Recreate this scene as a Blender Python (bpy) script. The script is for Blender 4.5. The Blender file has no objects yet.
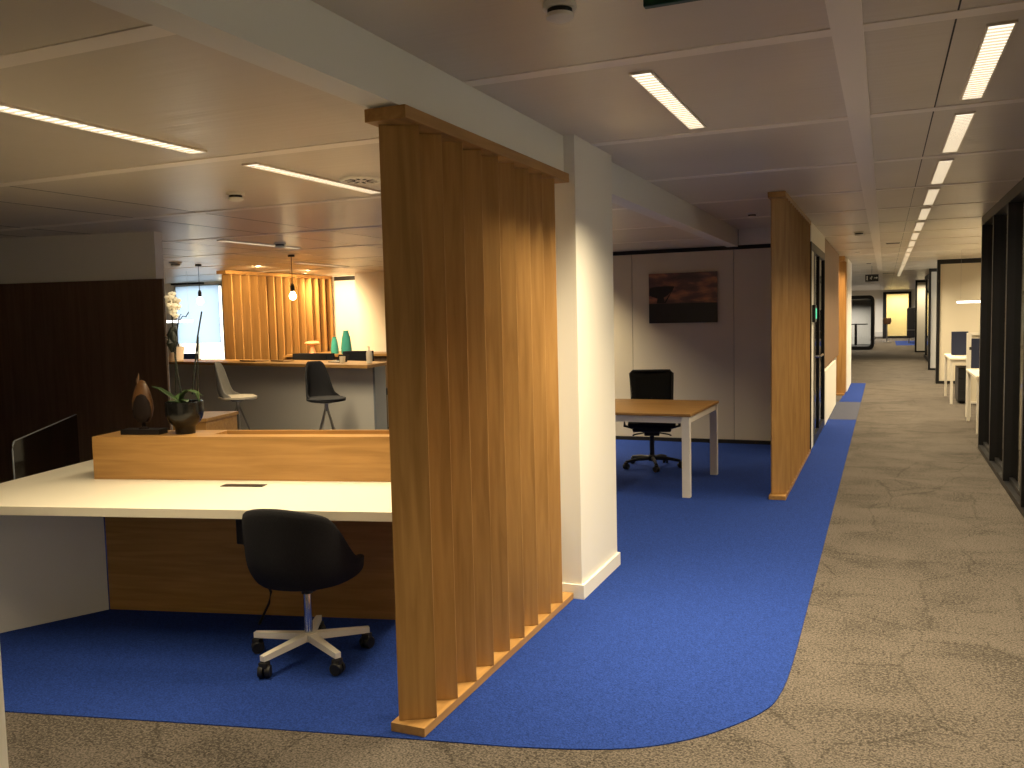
import bpy, bmesh, math, random
from mathutils import Vector, Matrix
from math import sin, cos, pi, radians as Rd
random.seed(7)
sc = bpy.context.scene
C = sc.collection
H = 2.615          # corridor ceiling
ZL = 2.425         # lower ceiling over the left-hand rooms
A_ = Rd(13.5)      # the reception desk and the wall behind it are turned by this much

# ------------------------------------------------------------------ materials
def mat(name, col, rough=.5, metal=0, spec=.5, emit=None, estr=0, trans=0, ior=1.45):
    m = bpy.data.materials.new(name); m.use_nodes = True
    b = m.node_tree.nodes['Principled BSDF']
    b.inputs['Base Color'].default_value = (*col, 1)
    b.inputs['Roughness'].default_value = rough
    b.inputs['Metallic'].default_value = metal
    b.inputs['Specular IOR Level'].default_value = spec
    b.inputs['IOR'].default_value = ior
    b.inputs['Transmission Weight'].default_value = trans
    if emit: b.inputs['Emission Color'].default_value = (*emit, 1); b.inputs['Emission Strength'].default_value = estr
    return m
def nd(m, t): return m.node_tree.nodes.new(t)
def ln(m, a, b): m.node_tree.links.new(a, b)
def noise_mix(m, c1, c2, scale, stretch=(1, 1, 1), detail=4, lo=.35, hi=.65, bump=0, dist=0, vary=True, bscale=None, rough=.5):
    """procedural two-tone pattern in object space"""
    b = m.node_tree.nodes['Principled BSDF']
    tc = nd(m, 'ShaderNodeTexCoord'); mp = nd(m, 'ShaderNodeMapping'); mp.inputs['Scale'].default_value = stretch
    src = tc.outputs['Object']
    if vary:
        oi = nd(m, 'ShaderNodeObjectInfo'); mu = nd(m, 'ShaderNodeMath'); mu.operation = 'MULTIPLY'; mu.inputs[1].default_value = 37
        cb = nd(m, 'ShaderNodeCombineXYZ'); va = nd(m, 'ShaderNodeVectorMath')
        ln(m, oi.outputs['Random'], mu.inputs[0])
        for i in range(3): ln(m, mu.outputs[0], cb.inputs[i])
        ln(m, src, va.inputs[0]); ln(m, cb.outputs[0], va.inputs[1]); src = va.outputs[0]
    ln(m, src, mp.inputs['Vector'])
    n = nd(m, 'ShaderNodeTexNoise'); n.inputs['Scale'].default_value = scale; n.inputs['Detail'].default_value = detail
    n.inputs['Distortion'].default_value = dist; n.inputs['Roughness'].default_value = rough
    ln(m, mp.outputs[0], n.inputs['Vector'])
    r = nd(m, 'ShaderNodeValToRGB'); r.color_ramp.elements[0].position = lo; r.color_ramp.elements[1].position = hi
    r.color_ramp.elements[0].color = (*c1, 1); r.color_ramp.elements[1].color = (*c2, 1)
    ln(m, n.outputs['Fac'], r.inputs[0]); ln(m, r.outputs[0], b.inputs['Base Color'])
    if bump:
        bp = nd(m, 'ShaderNodeBump'); bp.inputs['Strength'].default_value = bump; bp.inputs['Distance'].default_value = .004
        ln(m, n.outputs['Fac'], bp.inputs['Height']); ln(m, bp.outputs[0], b.inputs['Normal'])
    return r, n, mp

OAK1, OAK2 = (.30, .16, .050), (.43, .24, .080)
def wood(name, stretch, c1=OAK1, c2=OAK2, rough=.42):
    m = mat(name, c1, rough, spec=.35)
    noise_mix(m, c1, c2, 9, stretch, 6, .3, .7, bump=.08, dist=.6)
    return m
M = {}
M['oak_z'] = wood('oak_vertical_grain', (3.2, 3.2, .22))
M['oak_x'] = wood('oak_horizontal_grain', (.22, 3.2, 3.2))
M['oak_y'] = wood('oak_lengthwise_grain', (3.2, .22, 3.2))
M['walnut'] = wood('dark_stained_panel', (3.2, 3.2, .16), (.115, .070, .042), (.165, .105, .064), .4)
M['white'] = mat('white_paint', (.78, .75, .68), .55)
M['partition'] = mat('cream_partition_panel', (.66, .60, .48), .45)
M['beam'] = mat('beam_paint', (.76, .75, .70), .5)
M['laminate'] = mat('white_laminate', (.80, .75, .62), .35)
M['greylam'] = mat('grey_white_laminate', (.60, .58, .54), .4)
M['greyend'] = mat('blue_grey_laminate', (.20, .22, .25), .45)
M['black'] = mat('black_powder_coat', (.006, .006, .007), .4)
M['seal'] = mat('black_joint', (.008, .008, .008), .6)
M['plastic'] = mat('black_plastic', (.009, .009, .010), .5)
M['fabric'] = mat('black_fabric', (.011, .011, .013), .85, spec=.25)
noise_mix(M['fabric'], (.008, .008, .010), (.016, .016, .019), 260, bump=.3)
M['mesh'] = mat('black_mesh_back', (.010, .010, .010), .9, spec=.2)
M['greyfabric'] = mat('grey_fabric', (.20, .19, .17), .8)
M['creamfabric'] = mat('cream_fabric', (.58, .52, .40), .85)
M['navy'] = mat('navy_felt', (.012, .017, .045), .9)
M['whitemetal'] = mat('white_coated_metal', (.72, .68, .60), .35)
M['chrome'] = mat('chrome', (.55, .56, .58), .15, 1)
M['steel'] = mat('brushed_steel', (.35, .34, .32), .35, 1)
M['leaf'] = mat('orchid_leaf', (.035, .085, .02), .35)
noise_mix(M['leaf'], (.022, .045, .014), (.042, .078, .024), 14)
M['stem'] = mat('orchid_stem', (.006, .009, .005), .6)
M['petal'] = mat('white_petal', (.85, .82, .70), .5)
M['petalcore'] = mat('yellow_flower_centre', (.75, .6, .3), .5)
M['pot'] = mat('black_glazed_pot', (.008, .008, .008), .2, spec=.4)
M['amber'] = mat('amber_wood_shell', (.22, .09, .03), .35)
noise_mix(M['amber'], (.028, .012, .006), (.13, .062, .024), 6, (1, 1, .4), bump=.1)
M['darkcore'] = mat('dark_burnt_core', (.012, .007, .006), .8, spec=.2)
M['teal'] = mat('teal_glass', (.05, .30, .27), .12, spec=.6)
M['peach'] = mat('peach_lamp_shade', (.8, .42, .22), .5)
M['greenled'] = mat('green_display', (.02, .3, .18), .4, emit=(.05, .8, .45), estr=.8)
M['signgreen'] = mat('green_sign_face', (.006, .06, .02), .35)
M['pict'] = mat('white_pictogram', (.7, .7, .65), .5)
M['lamp'] = mat('lamp_diffuser', (.9, .85, .7), .5, emit=(1, .90, .74), estr=1.35)
M['ledwhite'] = mat('white_led_tube', (.9, .9, .9), .5, emit=(1, .97, .93), estr=3.2)
M['bulb'] = mat('glowing_bulb', (1, .9, .7), .3, emit=(1, .78, .42), estr=22)
M['louvre'] = mat('aluminium_louvre', (.85, .78, .66), .3, .6)
M['blind'] = mat('pale_blind_cloth', (.55, .68, .85), .9)
M['daylight'] = None
# frosted translucent blind: cloth that lets the daylight through
nt = M['blind'].node_tree; tr = nt.nodes.new('ShaderNodeBsdfTranslucent'); tr.inputs[0].default_value = (.50, .60, .74, 1)
mx = nt.nodes.new('ShaderNodeMixShader'); mx.inputs[0].default_value = .9
nt.links.new(nt.nodes['Principled BSDF'].outputs[0], mx.inputs[1]); nt.links.new(tr.outputs[0], mx.inputs[2])
nt.links.new(mx.outputs[0], nt.nodes['Material Output'].inputs[0])
def glass(name, tint, rough=.02, k=.5):
    m = bpy.data.materials.new(name); m.use_nodes = True; nt = m.node_tree; nt.nodes.clear()
    o = nt.nodes.new('ShaderNodeOutputMaterial'); g = nt.nodes.new('ShaderNodeBsdfGlossy'); t = nt.nodes.new('ShaderNodeBsdfTransparent')
    t.inputs[0].default_value = (*tint, 1); g.inputs['Roughness'].default_value = rough; g.inputs[0].default_value = (.9, .9, .9, 1)
    fr = nt.nodes.new('ShaderNodeFresnel'); fr.inputs[0].default_value = 1.5
    ge = nt.nodes.new('ShaderNodeNewGeometry'); su = nt.nodes.new('ShaderNodeMath'); su.operation = 'SUBTRACT'; su.inputs[0].default_value = 1
    mu = nt.nodes.new('ShaderNodeMath'); mu.operation = 'MULTIPLY'
    nt.links.new(ge.outputs['Backfacing'], su.inputs[1]); nt.links.new(fr.outputs[0], mu.inputs[0]); nt.links.new(su.outputs[0], mu.inputs[1])
    mx = nt.nodes.new('ShaderNodeMixShader'); nt.links.new(mu.outputs[0], mx.inputs[0]); nt.links.new(t.outputs[0], mx.inputs[1]); nt.links.new(g.outputs[0], mx.inputs[2])
    nt.links.new(mx.outputs[0], o.inputs[0]); return m
M['glass'] = glass('clear_glass', (.92, .91, .88))
M['darkglass'] = glass('smoked_glass', (.10, .10, .10), .05)

# ceiling tiles: perforated satin metal
M['ceil'] = mat('satin_metal_ceiling', (.50, .43, .355), .34, .10, spec=.5)
r, n, mp = noise_mix(M['ceil'], (.63, .57, .48), (.69, .63, .535), 1.2, (1, 1, 1), 3, .3, .7, vary=False)
nt = M['ceil'].node_tree; tc = nd(M['ceil'], 'ShaderNodeTexCoord'); v = nd(M['ceil'], 'ShaderNodeTexNoise')
v.inputs['Scale'].default_value = 3; v.inputs['Detail'].default_value = 3
mpp = nd(M['ceil'], 'ShaderNodeMapping'); mpp.inputs['Scale'].default_value = (.3, 7, 1)
ln(M['ceil'], tc.outputs['Object'], mpp.inputs[0]); ln(M['ceil'], mpp.outputs[0], v.inputs['Vector'])
bp = nd(M['ceil'], 'ShaderNodeBump'); bp.inputs['Strength'].default_value = .25; bp.inputs['Distance'].default_value = .01
ln(M['ceil'], v.outputs['Fac'], bp.inputs['Height']); ln(M['ceil'], bp.outputs[0], nt.nodes['Principled BSDF'].inputs['Normal'])
M['ctrim'] = mat('ceiling_strip_paint', (.86, .80, .71), .4, .0)

# carpets
def carpet(name, base, var, tint, fine=190):
    m = mat(name, base, .95, spec=.12); b = m.node_tree.nodes['Principled BSDF']
    tc = nd(m, 'ShaderNodeTexCoord')
    n1 = nd(m, 'ShaderNodeTexNoise'); n1.inputs['Scale'].default_value = fine; n1.inputs['Detail'].default_value = 3
    ln(m, tc.outputs['Object'], n1.inputs['Vector'])
    r1 = nd(m, 'ShaderNodeValToRGB'); r1.color_ramp.elements[0].position = .36; r1.color_ramp.elements[1].position = .64
    r1.color_ramp.elements[0].color = (*base, 1); r1.color_ramp.elements[1].color = (*var, 1)
    ln(m, n1.outputs['Fac'], r1.inputs[0])
    out = r1.outputs[0]
    if tint:
        def N(scale, det, rg, dist, st, lo, hi, c1, c2):
            w = nd(m, 'ShaderNodeTexNoise'); w.inputs['Scale'].default_value = scale; w.inputs['Detail'].default_value = det
            w.inputs['Roughness'].default_value = rg; w.inputs['Distortion'].default_value = dist
            mp = nd(m, 'ShaderNodeMapping'); mp.inputs['Scale'].default_value = st
            ln(m, tc.outputs['Object'], mp.inputs[0]); ln(m, mp.outputs[0], w.inputs['Vector'])
            r = nd(m, 'ShaderNodeValToRGB'); e = r.color_ramp.elements
            e[0].position = lo; e[0].color = (c1, c1, c1, 1); e[1].position = hi; e[1].color = (c2, c2, c2, 1)
            ln(m, w.outputs['Fac'], r.inputs[0]); return w, r.outputs[0]
        def mul(a, b_):
            mx = nd(m, 'ShaderNodeMix'); mx.data_type = 'RGBA'; mx.blend_type = 'MULTIPLY'; mx.inputs['Factor'].default_value = 1
            ln(m, a, mx.inputs[6]); ln(m, b_, mx.inputs[7]); return mx.outputs[2]
        # dark flecks that gather in loose patches and along thin lines in the pile
        patch, _ = N(2.1, 5, .65, .6, (.85, 1.25, 1), 0, 1, 0, 1)
        fleck, _ = N(70, 4, .75, .2, (.9, 1.1, 1), 0, 1, 0, 1)
        ad = nd(m, 'ShaderNodeMath'); ad.operation = 'MULTIPLY_ADD'; ad.inputs[1].default_value = .42
        ln(m, patch.outputs['Fac'], ad.inputs[0]); ln(m, fleck.outputs['Fac'], ad.inputs[2])
        vo = nd(m, 'ShaderNodeTexVoronoi'); vo.feature = 'DISTANCE_TO_EDGE'; vo.inputs['Scale'].default_value = 1.5
        wn = nd(m, 'ShaderNodeTexNoise'); wn.inputs['Scale'].default_value = 5; va = nd(m, 'ShaderNodeMix'); va.data_type = 'RGBA'; va.inputs['Factor'].default_value = .06
        ln(m, tc.outputs['Object'], wn.inputs['Vector']); ln(m, tc.outputs['Object'], va.inputs[6]); ln(m, wn.outputs['Color'], va.inputs[7]); ln(m, va.outputs[2], vo.inputs['Vector'])
        lr = nd(m, 'ShaderNodeMapRange'); lr.inputs[1].default_value = 0; lr.inputs[2].default_value = .016; lr.inputs[3].default_value = .075; lr.inputs[4].default_value = 0
        ln(m, vo.outputs['Distance'], lr.inputs[0])
        a2 = nd(m, 'ShaderNodeMath'); a2.operation = 'ADD'; ln(m, ad.outputs[0], a2.inputs[0]); ln(m, lr.outputs[0], a2.inputs[1])
        rr_ = nd(m, 'ShaderNodeValToRGB'); e = rr_.color_ramp.elements
        e[0].position = .71; e[0].color = (*tint[1], 1); e[1].position = .80; e[1].color = (*tint[0], 1)
        ln(m, a2.outputs[0], rr_.inputs[0]); out = mul(out, rr_.outputs[0])
    ln(m, out, b.inputs['Base Color'])
    bp = nd(m, 'ShaderNodeBump'); bp.inputs['Strength'].default_value = .5; bp.inputs['Distance'].default_value = .004
    ln(m, n1.outputs['Fac'], bp.inputs['Height']); ln(m, bp.outputs[0], b.inputs['Normal'])
    return m
M['carpet'] = carpet('grey_brown_carpet', (.058, .050, .0435), (.150, .129, .110), ((.42, .42, .40), (1.0, 1.0, 1.0)), 120)
M['blue'] = carpet('blue_carpet', (.009, .025, .132), (.020, .052, .262), None, 150)
M['doormat'] = carpet('slate_grey_carpet', (.05, .055, .085), (.09, .095, .13), None, 150)

# ------------------------------------------------------------------ mesh helper
class MB:
    def __init__(s): s.bm = bmesh.new()
    def box(s, x0, x1, y0, y1, z0, z1, bev=0, rot=None):
        b = bmesh.new(); bmesh.ops.create_cube(b, size=1)
        for v in b.verts: v.co = Vector((x0 + (v.co.x + .5) * (x1 - x0), y0 + (v.co.y + .5) * (y1 - y0), z0 + (v.co.z + .5) * (z1 - z0)))
        if bev: bmesh.ops.bevel(b, geom=b.edges[:], offset=bev, segments=2, affect='EDGES', profile=.5)
        s._m(b, rot); return s
    def _m(s, b, mtx=None):
        if mtx is not None: b.transform(mtx)
        me = bpy.data.meshes.new('t'); b.to_mesh(me); b.free(); s.bm.from_mesh(me); bpy.data.meshes.remove(me)
    def prism(s, pts, z0, z1, mtx=None):
        b = bmesh.new(); lo = [b.verts.new((x, y, z0)) for x, y in pts]; hi = [b.verts.new((x, y, z1)) for x, y in pts]
        b.faces.new(lo[::-1]); b.faces.new(hi); n_ = len(pts)
        for i in range(n_): b.faces.new((lo[i], lo[(i + 1) % n_], hi[(i + 1) % n_], hi[i]))
        bmesh.ops.recalc_face_normals(b, faces=b.faces[:]); s._m(b, mtx); return s
    def cyl(s, x, y, z0, z1, r0, r1=None, n_=24, mtx=None):
        return s.lathe([(0, z0), (r0, z0), (r1 if r1 is not None else r0, z1), (0, z1)], x, y, n_, mtx)
    def lathe(s, prof, x=0, y=0, n_=28, mtx=None, sy=1):
        b = bmesh.new(); rings = []
        for r_, z in prof:
            if r_ < 1e-5: rings.append([b.verts.new((x, y, z))])
            else: rings.append([b.verts.new((x + r_ * cos(2 * pi * i / n_), y + sy * r_ * sin(2 * pi * i / n_), z)) for i in range(n_)])
        for a, c in zip(rings, rings[1:]):
            for i in range(n_):
                j = (i + 1) % n_
                if len(a) == 1 and len(c) == 1: continue
                if len(a) == 1: b.faces.new((a[0], c[j], c[i]))
                elif len(c) == 1: b.faces.new((a[i], a[j], c[0]))
                else: b.faces.new((a[i], a[j], c[j], c[i]))
        bmesh.ops.recalc_face_normals(b, faces=b.faces[:]); s._m(b, mtx); return s
    def tube(s, pts, rad, n_=8):
        pts = [Vector(p) for p in pts]; b = bmesh.new(); rings = []
        rr = rad if isinstance(rad, (list, tuple)) else [rad] * len(pts)
        up = Vector((0, 0, 1))
        for i, p in enumerate(pts):
            t = (pts[min(i + 1, len(pts) - 1)] - pts[max(i - 1, 0)]).normalized()
            a = t.cross(up if abs(t.z) < .95 else Vector((1, 0, 0))).normalized(); c = t.cross(a)
            rings.append([b.verts.new(p + rr[i] * (cos(2 * pi * k / n_) * a + sin(2 * pi * k / n_) * c)) for k in range(n_)])
        for a, c in zip(rings, rings[1:]):
            for i in range(n_): b.faces.new((a[i], a[(i + 1) % n_], c[(i + 1) % n_], c[i]))
        b.faces.new(rings[0]); b.faces.new(rings[-1])
        bmesh.ops.recalc_face_normals(b, faces=b.faces[:]); s._m(b); return s
    def ball(s, c, r, sx=1, sy=1, sz=1, mtx=None):
        b = bmesh.new(); bmesh.ops.create_uvsphere(b, u_segments=20, v_segments=12, radius=r)
        for v in b.verts: v.co = Vector((c[0] + v.co.x * sx, c[1] + v.co.y * sy, c[2] + v.co.z * sz))
        s._m(b, mtx); return s
    def grid(s, rows, closed=False):
        b = bmesh.new(); g = [[b.verts.new(p) for p in r] for r in rows]
        for a, c in zip(g, g[1:]):
            k = len(a)
            for i in range(k if closed else k - 1): b.faces.new((a[i], a[(i + 1) % k], c[(i + 1) % k], c[i]))
        s._m(b); return s
def obj(name, mb, m, parent=None, smooth=False, label=None, loc=None, rotz=0):
    me = bpy.data.meshes.new(name); mb.bm.normal_update(); mb.bm.to_mesh(me); mb.bm.free()
    o = bpy.data.objects.new(name, me); C.objects.link(o); me.materials.append(m)
    if parent: o.parent = parent
    if smooth:
        for p in me.polygons: p.use_smooth = True
        try: me.set_sharp_from_angle(angle=Rd(40))
        except Exception: pass
    if label: o['label'] = label
    if loc is not None: o.location = loc
    o.rotation_euler.z = rotz
    return o
def thing(name, label, cat, loc=(0, 0, 0), rotz=0, group=None):
    o = bpy.data.objects.new(name, None); C.objects.link(o); o.empty_display_size = .1
    o.location = loc; o.rotation_euler = (0, 0, rotz); o['label'] = label; o['category'] = cat
    if group: o['group'] = group
    return o
def tag(o, label, cat, group=None):
    o['label'] = label; o['category'] = cat
    if group: o['group'] = group
    return o
def struct(name, mb, m, parent=None):
    o = obj(name, mb, m, parent)
    if not parent: o['kind'] = 'structure'
    return o
def solid(o, t, off=-1, sub=0):
    md = o.modifiers.new('s', 'SOLIDIFY'); md.thickness = t; md.offset = off
    if sub: ms = o.modifiers.new('u', 'SUBSURF'); ms.levels = sub; ms.render_levels = sub
def kids(o): return [c for c in bpy.data.objects if c.parent == o]
def dup(o, loc, rotz=None, label=None, group=None):
    def cp(a, par):
        c = a.copy(); C.objects.link(c)
        if par: c.parent = par
        for k in kids(a):
            if k is not c: cp(k, c)
        return c
    r_ = cp(o, None); r_.location = loc
    if rotz is not None: r_.rotation_euler.z = rotz
    if label: r_['label'] = label
    if group: r_['group'] = group
    return r_
def uv(u, v): return (u * cos(A_) - v * sin(A_), u * sin(A_) + v * cos(A_))

# ------------------------------------------------------------------ floor
struct('floor', MB().box(-14, 6, -4, 13.1, -.1, 0).box(-4.3, 6, 13.1, 53, -.1, 0), M['carpet'])
BK = [(-.376, 4.31), (-.382, 3.89), (-.404, 3.644), (-.438, 3.53), (-.485, 3.436), (-.575, 3.30), (-.669, 3.19), (-.80, 3.08), (-.966, 2.995), (-1.252, 2.905), (-1.602, 2.832)]
def catmull(P, n_=5):
    out = []
    for i in range(len(P) - 1):
        p0, p1, p2, p3 = P[max(i - 1, 0)], P[i], P[i + 1], P[min(i + 2, len(P) - 1)]
        for k in range(n_):
            t = k / n_; out.append(tuple(.5 * (2 * p1[c] + (p2[c] - p0[c]) * t + (2 * p0[c] - 5 * p1[c] + 4 * p2[c] - p3[c]) * t * t + (3 * p1[c] - p0[c] - 3 * p2[c] + p3[c]) * t ** 3) for c in (0, 1)))
    return out + [P[-1]]
BE = [(-.376, 20.4)] + catmull(BK) + [(-2.33, 2.672), (-2.72, 2.584), (-3.42, 2.42), (-6, 1.85), (-9.5, 1.2)]
struct('floor_blue_carpet', MB().prism(BE + [(-9.5, 6.0), (-5.0, 7.6), (-3.2, 10.83), (-.8, 10.83), (-.68, 20.4)], 0, .004), M['blue'])
struct('floor_doorway_carpet', MB().box(-.78, -.376, 13.6, 16.2, .004, .0055), M['doormat'])
struct('floor_far_blue_carpet', MB().box(.45, 3.2, 41.5, 47, 0, .004), M['blue'])

# ------------------------------------------------------------------ ceilings
struct('ceiling', MB().box(-1.70, 6, -4.1, 53.2, H, H + .1), M['ceil'])
struct('ceiling_lower', MB().box(-14, -1.70, -4.1, 13.15, ZL, ZL + .1).box(-4.3, -1.70, 13.0, 53.2, H, H + .1), M['ceil'])
g = MB()
Y0 = 3.41; DY = 1.54
ys = [Y0 + DY * k for k in range(-4, 32)]
for y in ys: g.box(-1.64, 6, y - .042, y + .042, H - .004, H)
for x in (-.186, 4.3): g.box(x, x + .106, -4, 53, H - .012, H)
struct('trim_1', g, M['ctrim'])
g = MB()
for y in [Y0 + DY * k for k in range(-4, 7)]: g.box(-14, -1.78, y - .042, y + .042, ZL - .004, ZL)
g.box(-4.0, -3.9, -4, 1.9, ZL - .008, ZL)
struct('trim_2', g, M['ctrim'])
g = MB()
for k in range(-2, 30):
    y = Y0 + DY * k
    for x in (.214,): g.box(x, x + (.006 if k < 3 else .003), y + .045, y + DY - .045, H - .002, H)
struct('trim_3', g, M['seal'])
g = MB()
for k in range(-3, 6):
    y = Y0 + DY * k
    for x in (-4.55, -5.15, -6.35, -6.95, -7.55, -8.2): g.box(x, x + .003, y + .045, y + DY - .045, ZL - .0015, ZL)
struct('trim_4', g, M['seal'])
# beam between the two ceiling levels
struct('ceiling_beam', MB().box(-1.775, -1.645, -4, 10.84, ZL - .018, H - .001), M['beam'])

# ------------------------------------------------------------------ walls
# picture wall
w = MB()
for a, b in ((-4.3, -2.973), (-2.967, -1.703), (-1.697, -.93)): w.box(a, b, 10.85, 10.93, .05, 2.375)
struct('wall_back', w, M['partition'])
struct('wall_back_seals', MB().box(-4.3, -.93, 10.87, 10.95, 0, H).box(-4.3, -.93, 10.835, 10.87, 2.375, ZL - .002).box(-4.3, -.93, 10.838, 10.87, 0, .045), M['seal'])
struct('wall_back_upper', MB().box(-1.64, -.93, 10.84, 10.87, ZL, H), M['white'])
# kitchen back walls
struct('wall_kitchen', MB().box(-9.3, -4.3, 13.0, 13.12, 0, ZL + .1), M['white'])
struct('wall_kitchen_column', MB().box(-8.18, -4.3, 12.45, 13.0, 0, ZL + .05), M['white'])
struct('trim_5', MB().box(-8.95, -8.25, 12.96, 13.0, ZL - .09, ZL - .02), M['black'])
struct('wall_kitchen_side', MB().box(-4.3, -4.2, 10.95, 13.1, 0, H), M['white'])
# window wall far left
struct('wall_window', MB().box(-14, -12.68, 13.0, 13.15, 0, ZL + .1).box(-11.5, -9.3, 13.0, 13.15, 0, ZL + .1).box(-12.68, -11.5, 13.0, 13.15, 0, .8).box(-12.68, -11.5, 13.0, 13.15, 2.38, ZL + .1), M['white'])
wf = struct('window_1', MB().box(-12.68, -12.64, 13.02, 13.08, .8, 2.38).box(-11.54, -11.5, 13.02, 13.08, .8, 2.38).box(-12.64, -11.54, 13.02, 13.08, .8, .84).box(-12.64, -11.54, 13.02, 13.08, 2.34, 2.38).box(-12.2, -12.17, 13.02, 13.08, .84, 1.3), M['steel'])
obj('pane', MB().box(-12.64, -11.54, 13.045, 13.05, .84, 2.34), M['glass'], wf)
t = tag(obj('roller_blind', MB().box(-12.62, -11.56, 12.975, 12.98, 1.26, 2.36), M['blind']), 'pale blue roller blind drawn most of the way down the far left window', 'blind')
obj('blind_cassette', MB().box(-12.66, -11.9, 12.9, 12.97, 2.385, 2.42), M['black'], t)
struct('wall_left', MB().box(-14, -13.9, -4, 13.1, 0, H), M['white'])
struct('wall_front', MB().box(-14, 6, -4.1, -4, 0, H + .1), M['white'])
g = MB().box(4.9, 5.0, -4, 21, 0, 1.55).box(4.9, 5.0, -4, 21, 2.3, H)
for a, b in ((-4, -3), (-.2, .2), (3.2, 3.6), (6.6, 21)): g.box(4.9, 5.0, a, b, 1.55, 2.3)
struct('wall_right', g, M['white'])
for n_, (a, b) in enumerate(((-3, -.2), (.2, 3.2), (3.6, 6.6))):  # unseen windows, assumed so that daylight reaches the beam, column and ceiling
    wf = struct('window_%d' % (n_ + 3), MB().box(4.93, 4.97, a, a + .05, 1.55, 2.3).box(4.93, 4.97, b - .05, b, 1.55, 2.3).box(4.93, 4.97, a + .05, b - .05, 1.55, 1.60).box(4.93, 4.97, a + .05, b - .05, 2.25, 2.3), M['steel'])
    obj('pane', MB().box(4.948, 4.952, a + .05, b - .05, 1.60, 2.25), M['glass'], wf)
# dark panelled wall behind the desk (turned with the desk)
x0, y0 = uv(-4.27, 6.9)
ww = struct('wall_behind_desk', MB().box(-7, 0, 0, .12, 0, ZL), M['white']); ww.location = (x0, y0, 0); ww.rotation_euler.z = A_
wp = struct('wall_behind_desk_panelling', MB().box(-7, .07, -.03, -.002, 0, 2.02), M['walnut']); wp.location = (x0, y0, 0); wp.rotation_euler.z = A_
# column
struct('wall_column', MB().box(-2.05, -1.582, 4.62, 5.335, 0, H), M['white'])
struct('baseboard_column', MB().box(-2.065, -1.565, 4.605, 5.35, 0, .085), M['white'])
# white column edge at the very left of the frame
struct('wall_column_near', MB().box(-3.6, -2.36, 1.25, 1.67, 0, H), M['white'])
# corridor left wall beyond the second wood screen
struct('wall_corridor_left', MB().box(-.93, -.80, 10.36, 10.45, 0, H).box(-.93, -.775, 10.45, 12.85, 2.395, H).box(-.93, -.80, 12.85, 17.3, .8, H), M['white'])
struct('wall_corridor_cladding', MB().box(-.80, -.775, 12.86, 16.9, .80, H - .002), wood('brown_panel_wood', (3.2, 3.2, .2), (.16, .085, .04), (.23, .13, .065)))
struct('wall_corridor_low', MB().box(-.90, -.765, 12.86, 15.8, 0, .76), M['white'])
struct('wall_corridor_column', MB().box(-1.3, -.68, 18.3, 20.45, 0, H), M['white'])
struct('wall_corridor_far_left', MB().box(-4, -1.3, 20.3, 20.45, 0, H).box(-4.1, -4, 20, 52, 0, H), M['white'])
# black framed glass door in the corridor
d = struct('door_1', MB().box(-.82, -.772, 10.45, 10.50, 0, 2.395).box(-.82, -.772, 10.88, 11.02, 0, 2.395).box(-.82, -.772, 12.79, 12.85, 0, 2.395).box(-.82, -.772, 10.5, 12.79, 2.30, 2.395).box(-.82, -.772, 11.02, 12.79, 0, .10).box(-.815, -.775, 11.80, 11.86, .1, 2.3), M['black'])
obj('side_panel', MB().box(-.81, -.778, 10.5, 10.88, 0, 2.3), M['white'], d)
obj('glass_pane', MB().box(-.80, -.795, 11.02, 11.80, .1, 2.3).box(-.80, -.795, 11.86, 12.79, .1, 2.3), M['darkglass'], d)
obj('door_handle', MB().tube([(-.775, 11.12, 1.06), (-.72, 11.12, 1.06), (-.72, 11.62, 1.06)], .014), M['chrome'], d)
struct('wall_corridor_left_room', MB().box(-3.4, -3.3, 10.95, 17.3, 0, H), M['partition'])
dp = thing('room_booking_display', 'small black display with a green screen mounted beside the corridor glass door', 'display', (-.76, 10.72, 1.48))
obj('casing', MB().box(-.015, .02, -.11, .11, 0, .20, .006), M['black'], dp)
obj('screen', MB().box(.0201, .023, -.06, .09, .04, .16), M['greenled'], dp)

# right-hand black glazed wall: fins + rails + glass
fr = struct('wall_glazed', MB(), M['black'])
g = MB()
g.box(.985, 1.11, -4, 11.15, 0, .05).box(.985, 1.11, -4, 11.15, 2.52, H)
fy = [11.10 - 1.125 * k for k in range(0, 14)]
for y in fy: g.box(.985, 1.10, y - .03, y + .03, .05, 2.52)
for y in fy[1:]: g.box(1.03, 1.07, y + .06, y + 1.125 - .06, .05, .09)
bm_ = g.bm; bm_.to_mesh(fr.data); bm_.free(); fr.data.materials.clear(); fr.data.materials.append(M['black'])
struct('window_2', MB().box(1.046, 1.054, -4, 11.07, .05, 2.52), M['glass'])
struct('wall_office_end', MB().box(1.12, 4.9, 11.16, 11.26, 0, H), M['partition'])

# walls closing the open office on the right
w = MB().box(1.06, 4.9, 20.5, 20.62, .06, 2.52)
struct('wall_far_right', w, M['partition'])
struct('trim_6', MB().box(1.0, 1.06, 20.47, 20.66, 0, H).box(1.06, 4.9, 20.47, 20.6, 2.52, H).box(1.06, 4.9, 20.48, 20.6, 0, .06), M['black'])
struct('wall_far_right_second', MB().box(1.08, 4, 24.95, 25.05, .05, 2.53), M['greylam'])
struct('trim_7', MB().box(1.03, 1.08, 24.9, 25.1, 0, H).box(1.08, 4, 24.92, 25.05, 2.53, H).box(1.08, 4, 24.92, 25.05, 0, .05), M['black'])
d2 = struct('door_2', MB().box(1.17, 1.23, 25.1, 31.5, 0, .12).box(1.17, 1.23, 25.1, 31.5, 2.5, H).box(1.17, 1.23, 26.4, 26.6, .12, 2.5).box(1.17, 1.23, 28.2, 28.4, .12, 2.5).box(1.17, 1.23, 30.4, 30.6, .12, 2.5), M['black'])
obj('glass_pane', MB().box(1.195, 1.202, 25.1, 31.5, .12, 2.5), M['darkglass'], d2)
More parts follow.
